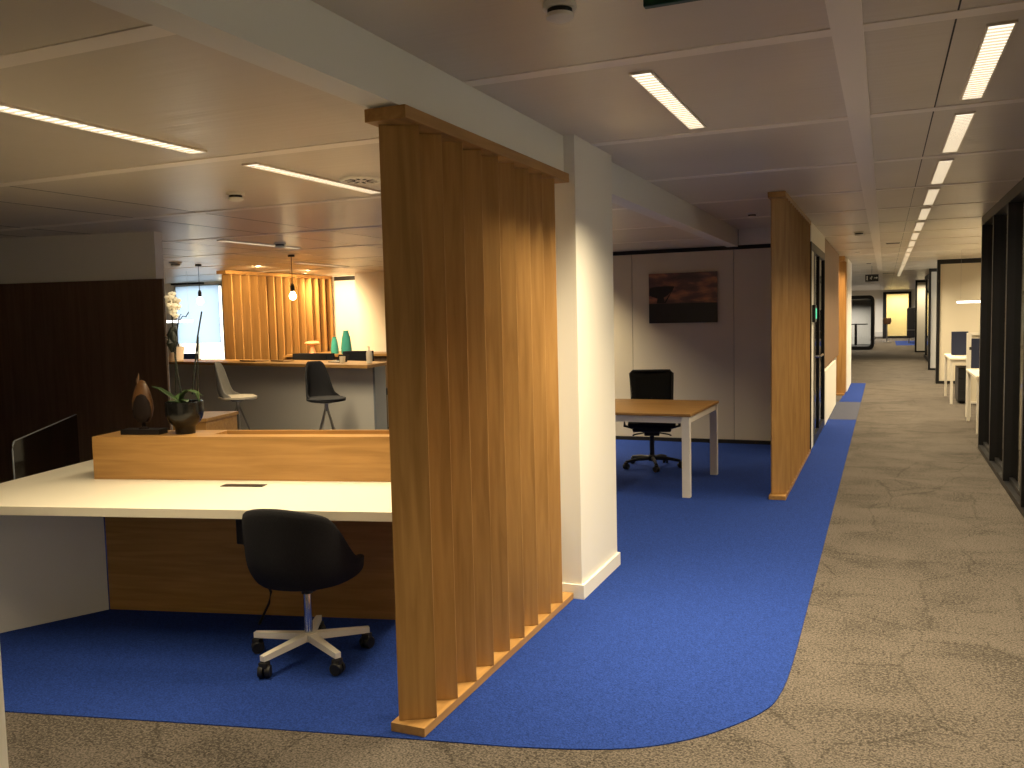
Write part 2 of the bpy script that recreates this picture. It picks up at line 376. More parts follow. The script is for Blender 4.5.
obj('door_handle', MB().tube([(1.17, 26.5, .95), (1.12, 26.5, .95), (1.12, 26.5, 1.25), (1.17, 26.5, 1.25)], .015), M['chrome'], d2)
struct('wall_far_right_room', MB().box(3.9, 4, 25.1, 52, 0, H), M['greylam'])
struct('wall_far_right_third', MB().box(1.06, 4, 34.95, 35.05, .05, 2.53), M['white'])
struct('trim_8', MB().box(1.0, 1.06, 34.9, 35.1, 0, H).box(1.06, 4, 34.92, 35.05, 2.53, H).box(1.06, 4, 34.92, 35.05, 0, .05), M['black'])
# end wall with glazed door
struct('wall_end', MB().box(-4, -.12, 51.5, 51.6, 0, H).box(1.28, 4, 51.5, 51.6, 0, H).box(-.12, 1.28, 51.5, 51.6, 2.5, H), M['white'])
struct('wall_end_room', MB().box(-1, 3, 53, 53.1, 0, H), mat('warm_cream_wall', (.80, .68, .38), .6))
struct('baseboard_end', MB().box(-4, -.12, 51.38, 51.5, .1, .35), M['greylam'])
d3 = struct('door_3', MB().box(-.12, .06, 51.42, 51.6, 0, 2.5).box(1.14, 1.28, 51.42, 51.6, 0, 2.5).box(.06, 1.14, 51.42, 51.6, 2.38, 2.5).box(.06, 1.14, 51.42, 51.6, 0, .12), M['black'])
obj('glass_pane', MB().box(.06, 1.14, 51.5, 51.51, .12, 2.38), M['glass'], d3)

# ------------------------------------------------------------------ slatted wood screens
def screen(label, x0, x1, y0, y1, pitch, ang, top, first, n_, bw=.15, cap_over=.02, captop=None):
    cx = (x0 + x1) / 2
    t = thing('slatted_screen', label, 'screen', (cx, y0, 0))
    L = y1 - y0; hw = (x1 - x0) / 2
    obj('base_plinth', MB().box(-hw, hw, 0, L, 0.004, .04, .002), M['oak_y'], t)
    obj('top_cap', MB().box(-hw - .003, hw + cap_over, -.03, L - .005, top, captop or top + .05, .002), M['oak_y'], t)
    s = None
    for k in range(n_):
        mb = MB().box(-bw / 2, bw / 2, -.011, .011, .041, top - .001, .0015)
        if s is None: s = obj('slat', mb, M['oak_z'], t)
        else: s = s.copy(); C.objects.link(s); s.parent = t; mb.bm.free()
        s.location = (.008, first + pitch * k, 0); s.rotation_euler.z = Rd(ang)
    return t
screen('tall oak screen of angled boards in the foreground, standing before the white column', -1.777, -1.626, 2.842, 4.60, .1835, 30.5, 2.352, .070, 9, captop=2.400)
screen('oak screen of angled boards standing between the picture room and the corridor', -.908, -.768, 7.64, 10.35, .1835, 30.5, 2.565, .09, 14, .145, 0, H - .004)
screen('small bright oak screen far down the left side of the corridor', -.85, -.70, 17.42, 18.27, .1835, 8, 2.52, .08, 4, .15, 0, H - .004)
t3 = screen('wide brightly lit oak screen standing behind the kitchen counter', -9.13, -8.99, 10.25, 12.92, .195, -8, 2.36, .10, 14, .20, .03, ZL - .012)

# ------------------------------------------------------------------ reception desk
du, dv = -3.24, 3.74                    # front edge at v=3.74; local origin under the riser's front left corner
dx, dy = uv(du, dv)
desk = thing('reception_desk', 'long white reception desk with an oak riser along its back edge', 'desk', (dx, dy, 0), A_)
obj('desktop', MB().box(-.46, 2.235, 0, 1.46, .705, .75, .002), M['laminate'], desk)
obj('front_panel', MB().box(.11, 2.2, .67, .70, .004, .704), M['oak_x'], desk, label='oak modesty panel under the desktop')
sp = MB().prism([(.105, .665), (.075, .69), (-.45, .075), (-.42, .05)], .004, .704)
obj('side_panel', sp, M['greylam'], desk, label='pale grey slanted side panel under the desktop')
r_ = MB().box(.03, 2.23, .71, .735, .751, .995).box(.03, .055, .735, .98, .751, .995).box(2.205, 2.23, .735, .98, .751, .995).box(.03, 2.23, .98, 1.005, .751, .995)
r_.box(.055, .72, .735, .98, .97, .995).box(.72, 2.205, .735, .82, .97, .995).box(.72, 2.205, .82, .98, .90, .93)
obj('riser', r_, M['oak_x'], desk, label='oak riser with a recessed tray in its top')
obj('cable_flap', MB().box(.90, 1.14, .535, .60, .7505, .7535, .001), M['plastic'], desk, label='black cable flap set in the desktop')
cb = thing('oak_cabinet', 'low oak cabinet standing behind the reception desk riser', 'cabinet', (*uv(-3.45, 5.55), 0), A_)
obj('body', MB().box(.08, .33, 0, .45, .004, .945, .002), M['oak_x'], cb)
obj('top', MB().box(.07, .34, -.01, .46, .946, .97, .002), M['oak_x'], cb)
# dark see-through divider left of the desk
pv = thing('glass_divider', 'smoked glass divider with a rounded top corner, left of the reception desk', 'divider', (-4.76, 3.53, 0), Rd(127.5))
gp = [(0, .004), (1.6, .004), (1.6, .95), (.05, .95), (.015, .935), (0, .90)]
b = MB(); b.prism(gp, -.006, .006, Matrix.Rotation(pi / 2, 4, 'X')); obj('pane', b, M['darkglass'], pv)
obj('edge_strip', MB().tube([(0, 0, .01), (0, 0, .90), (.015, 0, .935), (.05, 0, .95), (1.6, 0, .95)], .005), M['greyend'], pv)
obj('foot', MB().box(-.02, 1.62, -.03, .03, .004, .03), M['black'], pv)
# cable under the desk
cbl = tag(obj('power_cable', MB().tube([(-3.113, 3.593, 0.7), (-3.113, 3.593, 0.584), (-3.126, 3.589, 0.541), (-3.118, 3.591, 0.476), (-3.094, 3.597, 0.412), (-3.053, 3.607, 0.343), (-3.002, 3.619, 0.263), (-2.977, 3.625, 0.199), (-2.991, 3.622, 0.139), (-3.022, 3.615, 0.078), (-3.0719999999999996, 3.6350000000000002, 0.012)], [.007] * 11), M['plastic']), 'black cable hanging from the reception desk behind the swivel chair', 'cable')
obj('plug_block', MB().box(-3.146, -3.096, 3.569, 3.609, 0.456, 0.594, .008), M['plastic'], cbl)

# ------------------------------------------------------------------ chairs
def castors(parent, R_, offs, n_=5, m=None, wheel=.03):
    for k in range(n_):
        a = offs + 2 * pi * k / n_
        mt = Matrix.Translation((R_ * cos(a), R_ * sin(a), wheel + .001)) @ Matrix.Rotation(a + .6, 4, 'Z') @ Matrix.Rotation(pi / 2, 4, 'X')
        b = MB().lathe([(0, -.028), (wheel * .85, -.028), (wheel, -.022), (wheel, -.006), (wheel * .5, -.005), (wheel * .5, .005), (wheel, .006), (wheel, .022), (wheel * .85, .028), (0, .028)], n_=20, mtx=mt)
        b.box(-.02, .02, -.02, .02, wheel + .008, .075, .004, Matrix.Translation((R_ * cos(a), R_ * sin(a), 0)))
        obj('castor', b, M['plastic'], parent, True)
def shell_rows(rx, ry, z0, rimf, flare, n_=48, m_=12, tilt=0, inner=.35):
    """open bucket: closed rings going from the underside centre out and up to the rim; +y is the front of the seat"""
    rows = []
    for j in range(m_ + 1):
        t = j / m_; row = []
        for i in range(n_):
            a = 2 * pi * i / n_
            h = rimf(a)
            if t < inner: s_ = t / inner * .82; z = z0 + .012 * (s_ ** 2)
            else:
                q = (t - inner) / (1 - inner); s_ = .82 + .18 * sin(min(1, q * 2.2) * pi / 2) + flare * q; z = z0 + .012 + (h - z0 - .012) * (q ** 1.25)
            x = rx * s_ * (abs(cos(a)) ** .92) * (1 if cos(a) > 0 else -1); y = ry * s_ * (abs(sin(a)) ** .92) * (1 if sin(a) > 0 else -1)
            if y < 0 and z > z0 + .05: y -= tilt * (z - z0) * max(0, -sin(a))
            row.append((x, y, z))
        rows.append(row)
    return rows
def sstep(e0, e1, x):
    t = max(0, min(1, (x - e0) / (e1 - e0))); return t * t * (3 - 2 * t)

# swivel tub chair at the desk (front points along local +y)
ch = thing('swivel_chair', 'black tub swivel chair on a white five-star base at the reception desk', 'chair', (-2.545, 3.362, .004), Rd(7))
def rim1(a):
    b_ = -sin(a)                       # 1 at the back
    return .50 + .205 * sstep(-.12, .64, b_) + .085 * max(0, b_) ** 1.7 - .055 * sstep(.20, .95, -b_)
o = obj('seat_shell', MB().grid(shell_rows(.262, .262, .378, rim1, .045, tilt=.05, inner=.42), True), M['fabric'], ch, True); solid(o, .035, -1, 1)
o = obj('seat_cushion', MB().lathe([(0, .415), (.20, .415), (.238, .43), (.245, .455), (.225, .475), (.15, .488), (0, .49)], n_=32), M['fabric'], ch, True)
obj('gas_lift', MB().cyl(0, 0, .115, .33, .019).cyl(0, 0, .325, .377, .024), M['chrome'], ch, True)
obj('collar', MB().cyl(0, 0, .318, .336, .027), M['plastic'], ch, True)
obj('mechanism', MB().box(-.09, .09, -.09, .09, .355, .378, .006), M['plastic'], ch)
hub = obj('star_base', MB().lathe([(0, .085), (.034, .085), (.04, .10), (.036, .125), (0, .128)]), M['whitemetal'], ch, True)
OFF = Rd(-97.5 - 9)
for k in range(5):
    a = OFF + 2 * pi * k / 5; R_ = .28
    mtx = Matrix.Rotation(a, 4, 'Z')
    b = bmesh.new(); sec = [(.015, .021, .089, .123), (R_ - .02, .015, .080, .108), (R_ + .012, .014, .080, .106)]
    prev = None
    for (x_, hw_, za, zb) in sec:
        q = [b.verts.new(p) for p in ((x_, -hw_, za), (x_, hw_, za), (x_, hw_, zb), (x_, -hw_, zb))]
        if prev:
            for i in range(4): b.faces.new((prev[i], prev[(i + 1) % 4], q[(i + 1) % 4], q[i]))
        else: b.faces.new(q)
        prev = q
    b.faces.new(prev); bmesh.ops.recalc_face_normals(b, faces=b.faces[:])
    mb = MB(); mb._m(b, mtx); obj('base_arm', mb, M['whitemetal'], ch)
castors(ch, .28, OFF)

# bar stools at the counter
def stool(label, loc, rot, shell, cush, legm):
    t = thing('bar_stool', label, 'stool', loc, rot, 'bar stools at the kitchen counter')
    def rim(a):
        b_ = -sin(a)
        return .735 + .06 * sstep(-.1, .35, b_) + .375 * sstep(.38, .93, b_) 
    o = obj('seat_shell', MB().grid(shell_rows(.215, .225, .70, rim, -.02, tilt=.07, n_=56, m_=14), True), shell, t, True); solid(o, .022, -1, 1)
    obj('seat_cushion', MB().lathe([(0, .715), (.19, .715), (.22, .728), (.225, .748), (.19, .762), (0, .768)], n_=32), cush, t, True)
    obj('hub', MB().cyl(0, 0, .60, .70, .022).cyl(0, 0, .69, .702, .07), legm, t, True)
    for k in range(4):
        a = Rd(20 + 90 * k)
        obj('leg', MB().tube([(.015 * cos(a), .015 * sin(a), .63), (.24 * cos(a), .24 * sin(a), .004)], .0105), legm, t, True)
    obj('footrest', MB().tube([(.148 * cos(2 * pi * i / 28), .148 * sin(2 * pi * i / 28), .27) for i in range(29)], .007), legm, t, True)
    return t
stool('black upholstered bar stool on splayed metal legs at the kitchen counter', (-5.86, 8.24, 0), Rd(-112), M['fabric'], mat('charcoal_fabric', (.022, .022, .025), .85), M['steel'])
stool('grey shell bar stool with a cream seat pad at the kitchen counter', (-7.14, 8.25, 0), Rd(-64), M['greyfabric'], M['creamfabric'], M['steel'])

# office task chair behind the small table
tcx = thing('office_chair', 'black mesh-backed office chair behind the oak-topped table', 'chair', (-2.25, 8.93, .004), Rd(180 + 14))
seat = obj('seat', MB().box(-.245, .245, -.24, .24, .445, .505, .025), M['fabric'], tcx, True)
obj('seat_pan', MB().box(-.20, .20, -.18, .18, .395, .444, .02).box(-.08, .08, -.10, .10, .345, .395, .012), M['plastic'], tcx, True)
bf = MB()
import itertools
back = [(-.215, -.23, .55), (-.225, -.265, .98), (-.20, -.27, 1.005), (.20, -.27, 1.005), (.225, -.265, .98), (.215, -.23, .55), (-.215, -.23, .55)]
bf.tube(back, .013); obj('back_frame', bf, M['plastic'], tcx, True)
rows = [[(-.215 + .43 * i / 8 * 1.0, -.23 - .036 * j / 6 - .035 * sin(pi * i / 8), .555 + .44 * j / 6) for i in range(9)] for j in range(7)]
o = obj('backrest', MB().grid(rows), M['mesh'], tcx, True); solid(o, .006)
obj('back_support', MB().tube([(0, -.12, .40), (0, -.27, .42), (0, -.31, .60), (0, -.28, .72)], [.022, .022, .018, .015]), M['plastic'], tcx, True)
for s_ in (-1, 1):
    obj('armrest', MB().tube([(s_ * .20, 0, .42), (s_ * .285, 0, .44), (s_ * .29, 0, .57)], .016).box(s_ * .29 - .035, s_ * .29 + .035, -.11, .11, .57, .592, .008), M['plastic'], tcx, True)
    obj('lever', MB().tube([(s_ * .08, .03, .37), (s_ * .17, .03, .355), (s_ * .20, .05, .345)], .008), M['plastic'], tcx, True)
obj('gas_lift', MB().cyl(0, 0, .11, .36, .024), M['plastic'], tcx, True)
hb = obj('star_base', MB().lathe([(0, .07), (.04, .07), (.045, .12), (.03, .135), (0, .135)]), M['plastic'], tcx, True)
for k in range(5):
    a = Rd(90 + 8) + 2 * pi * k / 5
    obj('base_arm', MB().tube([(.03 * cos(a), .03 * sin(a), .10), (.17 * cos(a), .17 * sin(a), .098), (.30 * cos(a), .30 * sin(a), .078)], [.022, .019, .014]), M['plastic'], tcx, True)
castors(tcx, .30, Rd(98))

# ------------------------------------------------------------------ small table in the picture room
tb = thing('meeting_table', 'oak-topped table with white square legs in front of the picture wall', 'table', (-2.34, 8.13, .004), Rd(-1.5))
obj('tabletop', MB().box(-.81, .81, -.615, .615, .715, .74, .003), M['oak_x'], tb)
obj('table_frame', MB().box(-.77, .77, -.59, -.555, .655, .714).box(-.77, .77, .555, .59, .655, .714).box(-.79, -.755, -.555, .555, .655, .714).box(.755, .79, -.555, .555, .655, .714), M['whitemetal'], tb)
for sx, sy in itertools.product((-1, 1), (-1, 1)):
    obj('leg', MB().box(sx * .765 - .035, sx * .765 + .035, sy * .58 - .03, sy * .58 + .03, 0, .714, .003), M['whitemetal'], tb)

# picture on the wall
pm = mat('dusk_photograph', (.2, .1, .08), .3)
nt = pm.node_tree; b = nt.nodes['Principled BSDF']
tc_ = nd(pm, 'ShaderNodeTexCoord'); sp_ = nd(pm, 'ShaderNodeSeparateXYZ'); ln(pm, tc_.outputs['Object'], sp_.inputs[0])
mp_ = nd(pm, 'ShaderNodeMapping'); mp_.inputs['Scale'].default_value = (2.2, 1, 6); mp_.inputs['Rotation'].default_value = (0, .35, 0); ln(pm, tc_.outputs['Object'], mp_.inputs[0])
nz = nd(pm, 'ShaderNodeTexNoise'); nz.inputs['Scale'].default_value = 1.6; nz.inputs['Detail'].default_value = 6; ln(pm, mp_.outputs[0], nz.inputs['Vector'])
rp = nd(pm, 'ShaderNodeValToRGB'); e = rp.color_ramp.elements; e[0].position = .36; e[0].color = (.07, .045, .045, 1); e[1].position = .66; e[1].color = (.50, .20, .12, 1)
m_ = e.new(.5); m_.color = (.15, .075, .065, 1)
ln(pm, nz.outputs['Fac'], rp.inputs[0])
gr = nd(pm, 'ShaderNodeMath'); gr.operation = 'GREATER_THAN'; gr.inputs[1].default_value = .245
ln(pm, sp_.outputs['Z'], gr.inputs[0])
mxp = nd(pm, 'ShaderNodeMix'); mxp.data_type = 'RGBA'; ln(pm, gr.outputs[0], mxp.inputs[0]); mxp.inputs[6].default_value = (.012, .012, .016, 1); ln(pm, rp.outputs[0], mxp.inputs[7])
ln(pm, mxp.outputs[2], b.inputs['Base Color'])
pc = thing('wall_picture', 'dark landscape photograph with a dish aerial silhouette, hanging above the oak table', 'picture', (-2.745, 10.848, 1.50))
obj('print', MB().box(0, .852, -.03, 0, 0, .622), pm, pc)
dk = MB()
rot = Matrix.Rotation(pi / 2, 4, 'X')
dk.prism([(.005, .44), (.05, .452), (.15, .46), (.25, .462), (.325, .455), (.30, .40), (.24, .35), (.19, .32), (.20, .25), (.10, .25), (.11, .31), (.04, .335), (.005, .35)], .0302, .0312, rot)
dk.prism([(.19, .25), (.29, .40), (.295, .40), (.215, .25)], .0302, .0312, rot)
obj('dish_silhouette', dk, mat('near_black_print', (.008, .007, .008), .4), pc)

# ------------------------------------------------------------------ orchid and sculpture on the riser
px, py = -3.71, 3.835
orc = thing('potted_orchid', 'white orchid in a round black pot on the reception desk riser', 'plant', (px, py, 0.996))
obj('pot', MB().lathe([(0, 0), (.055, 0), (.056, .038), (.063, .046), (.088, .07), (.102, .10), (.106, .13), (.106, .185), (.099, .185), (.098, .13), (.08, .08), (0, .075)], n_=36), M['pot'], orc, True)
obj('soil', MB().lathe([(0, .165), (.097, .162), (.097, .15), (0, .15)]), M['darkcore'], orc)
RV = Vector((.919, .393, 0)); AV = Vector((-.394, .916, 0))   # sideways / away directions in the room near the desk
def P3(a, z, d_=0): return RV * a + AV * d_ + Vector((0, 0, z))
def leaf(pts, w, name='leaf', m='leaf', par=orc, fold=.25):
    rows = []; n_ = len(pts)
    V = [Vector(p) for p in pts]
    for i, p in enumerate(V):
        t = i / (n_ - 1); tan = (V[min(i + 1, n_ - 1)] - V[max(i - 1, 0)]).normalized()
        side = tan.cross(Vector((0, 0, 1))); side = side.normalized() if side.length > .05 else AV
        ww_ = w * (math.sin(pi * (.08 + .9 * t)) ** .7) + .002
        up = side.cross(tan).normalized()
        rows.append([p + side * (ww_ * k) + up * (abs(k) * ww_ * fold) for k in (-1, -.55, 0, .55, 1)])
    o = obj(name, MB().grid(rows), M[m], par, True); solid(o, .004); return o
leaf([P3(.02, .16), P3(-.04, .19), P3(-.09, .225), P3(-.14, .26), P3(-.18, .275)], .032)
leaf([P3(-.03, .16), P3(-.0, .225, -.01), P3(.04, .25, -.02), P3(.085, .235, -.03), P3(.10, .18, -.03)], .026)
leaf([P3(0, .16), P3(-.04, .21, .03), P3(-.01, .24, .05), P3(.04, .235, .07), P3(.08, .21, .08)], .026)
leaf([P3(0, .16), P3(.02, .19, -.04), P3(.03, .20, -.06), P3(.05, .19, -.08)], .02)
leaf([P3(-.01, .16), P3(-.04, .19, -.05), P3(-.06, .195, -.08)], .02)
def zx(pxl, pyl):   # sideways and upward offsets from the pot centre
    return (pxl - 184.5 + .058 * (432.5 - pyl)) * .0057 - .012, (432.5 - pyl) * .0057
def q(pxl, pyl, d_=0): a, z = zx(pxl, pyl); return P3(a, z - .0 , d_)
st1 = [q(182, 392), q(178, 372), q(175, 350), q(173, 330), q(172, 310), q(171, 298)]
obj('flower_stem', MB().tube(st1, [.006, .006, .005, .004, .0035, .003]), M['stem'], orc, True)
obj('flower_stem', MB().tube([q(175, 392, .02), q(174.5, 362, .02), q(175, 335, .02), q(178, 315, .02), q(180, 312, .02)], .0035), M['stem'], orc, True)
obj('support_stick', MB().tube([q(193, 393), q(196, 360), q(198, 335), q(202, 310)], .0045), M['stem'], orc, True)
obj('flower_stem', MB().tube([q(197, 393, .03), q(197, 365, .02), q(198, 335, .01)], .004), M['stem'], orc, True)
for dd in (-.012, .0, .012): leaf([q(173, 325, dd), q(171, 333, dd * 2), q(171, 341, dd * 2), q(173, 350, dd)], .030, 'stem_leaf', 'stem')
o = obj('stem_leaf', MB().ball(q(172.5, 338), 1, .030, .02, .055), M['stem'], orc, True)
leaf([q(173, 338), q(168, 336), q(165, 334)], .018, 'stem_leaf', 'stem')
random.seed(3)
def flower(par, c, s_, face):
    b = MB(); f = Vector(face).normalized(); ax = f.to_track_quat('Z', 'Y').to_matrix().to_4x4()
    for k in range(5):
        a = 2 * pi * k / 5 + pi / 2; L = s_ * (1 if k in (1, 4) else .85)
        mt = Matrix.Translation(c) @ ax @ Matrix.Rotation(a, 4, 'Z') @ Matrix.Translation((L * .55, 0, .002 * k)) @ Matrix.Rotation(.25, 4, 'Y')
        b.ball((0, 0, 0), 1, L * .55, L * (.46 if k in (1, 4) else .32), .004, mt)
    o = obj('flower', b, M['petal'], par, True)
    obj('flower_centre', MB().ball(c + f * .008, s_ * .18), M['petalcore'], o, True)
for (fx, fy_, s_) in ((170, 296, .036), (176, 299, .036), (173, 304, .038), (178, 305, .03), (168, 300, .03), (174, 310, .034), (172, 292.5, .03), (177, 314, .026)):
    flower(orc, q(fx, fy_, random.uniform(-.02, .02)), s_ * .75, -AV * 1 + RV * random.uniform(-.5, .5) + Vector((0, 0, random.uniform(-.3, .3))))
# sprig behind
obj('flower_stem', MB().tube([q(178, 318, .03), q(181, 314, .03), q(184, 315, .03), q(187, 310, .03)], .003), M['stem'], orc, True)

sx_, sy_ = -3.945, 3.755
scu = thing('flame_sculpture', 'flame-shaped amber and black sculpture on a black slab, on the reception desk riser', 'sculpture', (sx_, sy_, 0.996), A_)
obj('plinth', MB().box(-.122, .122, -.045, .045, 0, .030, .002), M['plastic'], scu)
obj('foot', MB().lathe([(0, .03), (.03, .03), (.012, .045), (.010, .065), (.03, .08), (0, .085)]), M['darkcore'], scu, True)
obj('shell', MB().lathe([(0, .062), (.034, .070), (.055, .10), (.066, .145), (.064, .19), (.052, .24), (.036, .28), (.022, .305), (0, .315)], n_=32, sy=.5), M['amber'], scu, True)
obj('core', MB().lathe([(0, .064), (.030, .072), (.052, .10), (.058, .14), (.05, .185), (.030, .222), (0, .245)], 0.006, -.020, 28, None, .42), M['darkcore'], scu, True)
obj('wisp', MB().tube([(-.016, 0, .285), (-.024, 0, .31), (-.018, 0, .335), (-.014, 0, .355)], [.014, .010, .006, .001]), M['amber'], scu, True)

# ------------------------------------------------------------------ kitchen counter
ct = thing('kitchen_counter', 'long kitchen counter with an oak top and pale front panel, beyond the reception desk', 'counter', (-7.1, 9.03, 0))
F = [(-9.75, 9.62), (-7.10, 9.03), (-5.485, 8.511)]
def loc_(pts): return [(x + 7.1, y - 9.03) for x, y in pts]
tp = MB().prism(loc_([(-10.1, 9.70), (-5.56, 8.66), (-5.72, 9.38), (-6.6, 9.72), (-8.6, 10.05), (-8.93, 10.12), (-9.15, 10.20), (-10.1, 10.2)]), 1.062, 1.10)
obj('countertop', tp, M['oak_x'], ct)
obj('body', MB().prism(loc_([(-10.0, 9.96), (-5.69, 8.97), (-5.70, 9.02), (-10.0, 10.01)]), .004, 1.061), M['greylam'], ct, label='pale grey front panel')
obj('end_panel', MB().prism(loc_([(-5.655, 8.96), (-5.75, 9.36), (-5.81, 9.36), (-5.72, 8.98)]), .004, 1.061), M['greyend'], ct, label='blue grey end panel')
ct2 = thing('back_counter', 'second oak worktop against the wall behind the kitchen counter', 'counter', (-8.3, 12.3, 0))
obj('countertop', MB().prism([(-.62, -.9), (1.3, -.62), (1.3, .03), (.08, .12), (.08, .60), (-.62, .60)], 1.065, 1.10), M['oak_x'], ct2)
obj('body', MB().prism([(-.58, -.85), (1.25, -.57), (1.25, .02), (.06, .10), (.06, .56), (-.58, .56)], .004, 1.064), M['walnut'], ct2)
# black tray-like units between the counters
for nm, lab, pts, z0, z1 in (('black_armchair', 'long low black seat back behind the kitchen counter, left of the cup', [(-8.20, 10.72), (-7.50, 10.60), (-7.50, 10.80), (-8.20, 10.92)], 0, 1.15),
                             ('black_armchair', 'black padded chair back behind the kitchen counter, right of the teal vases', [(-7.30, 10.72), (-6.86, 10.66), (-6.86, 10.86), (-7.30, 10.92)], 0, 1.18)):
    cx_ = sum(p[0] for p in pts) / 4; cy_ = sum(p[1] for p in pts) / 4
    t = thing(nm, lab, 'chair', (cx_, cy_, 0), group='black seats behind the kitchen counter')
    pl = [(x - cx_, y - cy_) for x, y in pts]
    hw = max(p[0] for p in pl)
    obj('backrest', MB().prism(pl, .55, z1), M['fabric'], t)
    obj('seat', MB().box(-hw, hw, .0, .55, .50, .60, .02), M['fabric'], t)
    for s1, s2 in itertools.product((-1, 1), (.05, .5)): obj('leg', MB().tube([(s1 * (hw - .05), s2, .004), (s1 * (hw - .05), s2, .5)], .014), M['steel'], t)
# things standing on the counters
zt = 1.101
def vase(loc, h, r, label):
    t = tag(obj('glass_vase', MB().lathe([(0, 0), (r, 0), (r * 1.05, h * .25), (r * .8, h * .7), (r * .5, h * .95), (r * .55, h), (r * .42, h), (r * .4, h * .9), (0, h * .3)], n_=24), M['teal'], None, True), label, 'vase', 'teal vases on the back worktop')
    t.location = loc
vase((-8.13, 11.72, zt), .27, .062, 'smaller left of the two teal vases on the back worktop')
vase((-7.86, 11.65, zt), .37, .082, 'taller right of the two teal vases on the back worktop')
tl = thing('table_lamp', 'peach table lamp on the back worktop left of the teal vases', 'lamp', (-8.62, 11.80, zt))
obj('base', MB().lathe([(0, 0), (.06, 0), (.045, .05), (.03, .10), (.025, .14), (0, .14)]), M['peach'], tl, True)
obj('shade', MB().lathe([(.0, .15), (.08, .145), (.13, .17), (.10, .20), (0, .21)]), M['peach'], tl, True)
cup = tag(obj('cup', MB().lathe([(0, 0), (.026, 0), (.033, .02), (.038, .085), (.034, .085), (.028, .02), (0, .012)], n_=20), M['laminate'], None, True), 'small white cup on the kitchen counter above the black stool', 'cup'); cup.location = (-6.17, 9.05, zt)
bt = thing('soap_bottle', 'white pump bottle at the right end of the kitchen counter', 'bottle', (-5.80, 9.08, zt))
obj('body', MB().lathe([(0, 0), (.036, 0), (.038, .12), (.03, .15), (.012, .165), (0, .165)]), M['laminate'], bt, True)
obj('pump', MB().lathe([(0, .165), (.010, .165), (.010, .20), (0, .20)]).tube([(0, 0, .20), (-.03, 0, .203)], .006), M['laminate'], bt, True)
nb = thing('open_notebook', 'small open black notebook leaning on the kitchen counter beside the cup', 'notebook', (-6.42, 9.30, zt), Rd(-15))
obj('cover', MB().box(-.10, .10, -.07, .07, 0, .01, .002).box(-.10, .10, -.005, .005, 0, .10, .002, Matrix.Translation((0, .07, 0)) @ Matrix.Rotation(-.5, 4, 'X')), M['plastic'], nb)
obj('page', MB().box(-.09, .09, -.055, .055, .011, .014), M['laminate'], nb)
wp_ = thing('white_planter', 'round white planter on the left of the kitchen counter, behind the orchid stem', 'planter', (-9.58, 9.79, zt))
obj('pot', MB().lathe([(0, 0), (.10, 0), (.125, .20), (.118, .20), (.10, .03), (0, .02)], n_=28), M['white'], wp_, True)
obj('soil', MB().lathe([(0, .17), (.113, .165), (0, .16)]), M['darkcore'], wp_)
for (x, y, L, w_) in ((-7.95, 9.55, .36, .22), (-7.45, 9.52, .28, .18)):
    t = tag(obj('serving_tray', MB().box(-L / 2, L / 2, -w_ / 2, w_ / 2, 0, .008, .002).box(-L / 2, L / 2, -w_ / 2, -w_ / 2 + .01, .008, .02), M['walnut']), ('larger ' if L > .3 else 'smaller ') + 'flat dark tray on the kitchen counter left of the black stool', 'tray', 'trays on the kitchen counter')
    t.location = (x, y, zt); t.rotation_euler.z = Rd(-16)
# blue office chair in front of the window
bc = thing('blue_office_chair', 'dark blue office chair back in front of the far left window', 'chair', (-11.7, 12.2, 0), Rd(15))
o = obj('backrest', MB().box(-.24, .24, -.02, .02, .62, 1.10, .015), mat('dark_blue_fabric', (.01, .03, .10), .8), bc)
obj('seat', MB().box(-.24, .24, .0, .46, .46, .52, .02), M['navy'], bc)
obj('column', MB().cyl(0, .2, .06, .46, .025), M['plastic'], bc, True)
for k in range(5):
    a = 2 * pi * k / 5
    obj('base_arm', MB().tube([(0, .2, .08), (.28 * cos(a), .2 + .28 * sin(a), .03)], .018), M['plastic'], bc, True)

# ------------------------------------------------------------------ pendants
def pendant(loc, zb, label):
    t = thing('pendant_bulb', label, 'lamp', (loc[0], loc[1], ZL), group='bare bulb pendants over the kitchen counter')
    L = ZL - zb
    obj('cord', MB().tube([(0, 0, -L + .14), (0, 0, -.002)], .004), M['plastic'], t)
    obj('ceiling_rose', MB().cyl(0, 0, -.025, -.001, .04), M['plastic'], t, True)
    obj('socket', MB().lathe([(0, -L + .055), (.022, -L + .06), (.024, -L + .12), (.012, -L + .15), (0, -L + .15)]), M['plastic'], t, True)
    obj('bulb', MB().lathe([(0, -L - .045), (.025, -L - .038), (.042, -L - .01), (.042, -L + .01), (.028, -L + .04), (.018, -L + .058), (0, -L + .06)]), M['bulb'], t, True)
pendant((-8.46, 9.13), 1.93, 'left pendant bulb on a long black cord, near the far window')
pendant((-6.52, 8.58), 1.93, 'right pendant bulb on a black cord, in front of the lit oak screen')
def tubelamp(loc, L, ang, drop, label, top):
    t = thing('linear_pendant', label, 'lamp', loc, ang)
    obj('light_tube', MB().box(-L / 2, L / 2, -.03, .03, -.018, .018, .006), M['ledwhite'], t)
    for s_ in (-1, 1): obj('wire', MB().tube([(s_ * L * .4, 0, .018), (s_ * L * .4, 0, top - loc[2])], .0015), M['steel'], t)
tubelamp((-9.80, 10.1, 1.675), .52, Rd(0), 0, 'slim white bar lamp hanging near the far left window', ZL)
tubelamp((1.47, 17.4, 1.70), .60, 0, 0, 'slim white bar lamp hanging over the desks on the right', H)

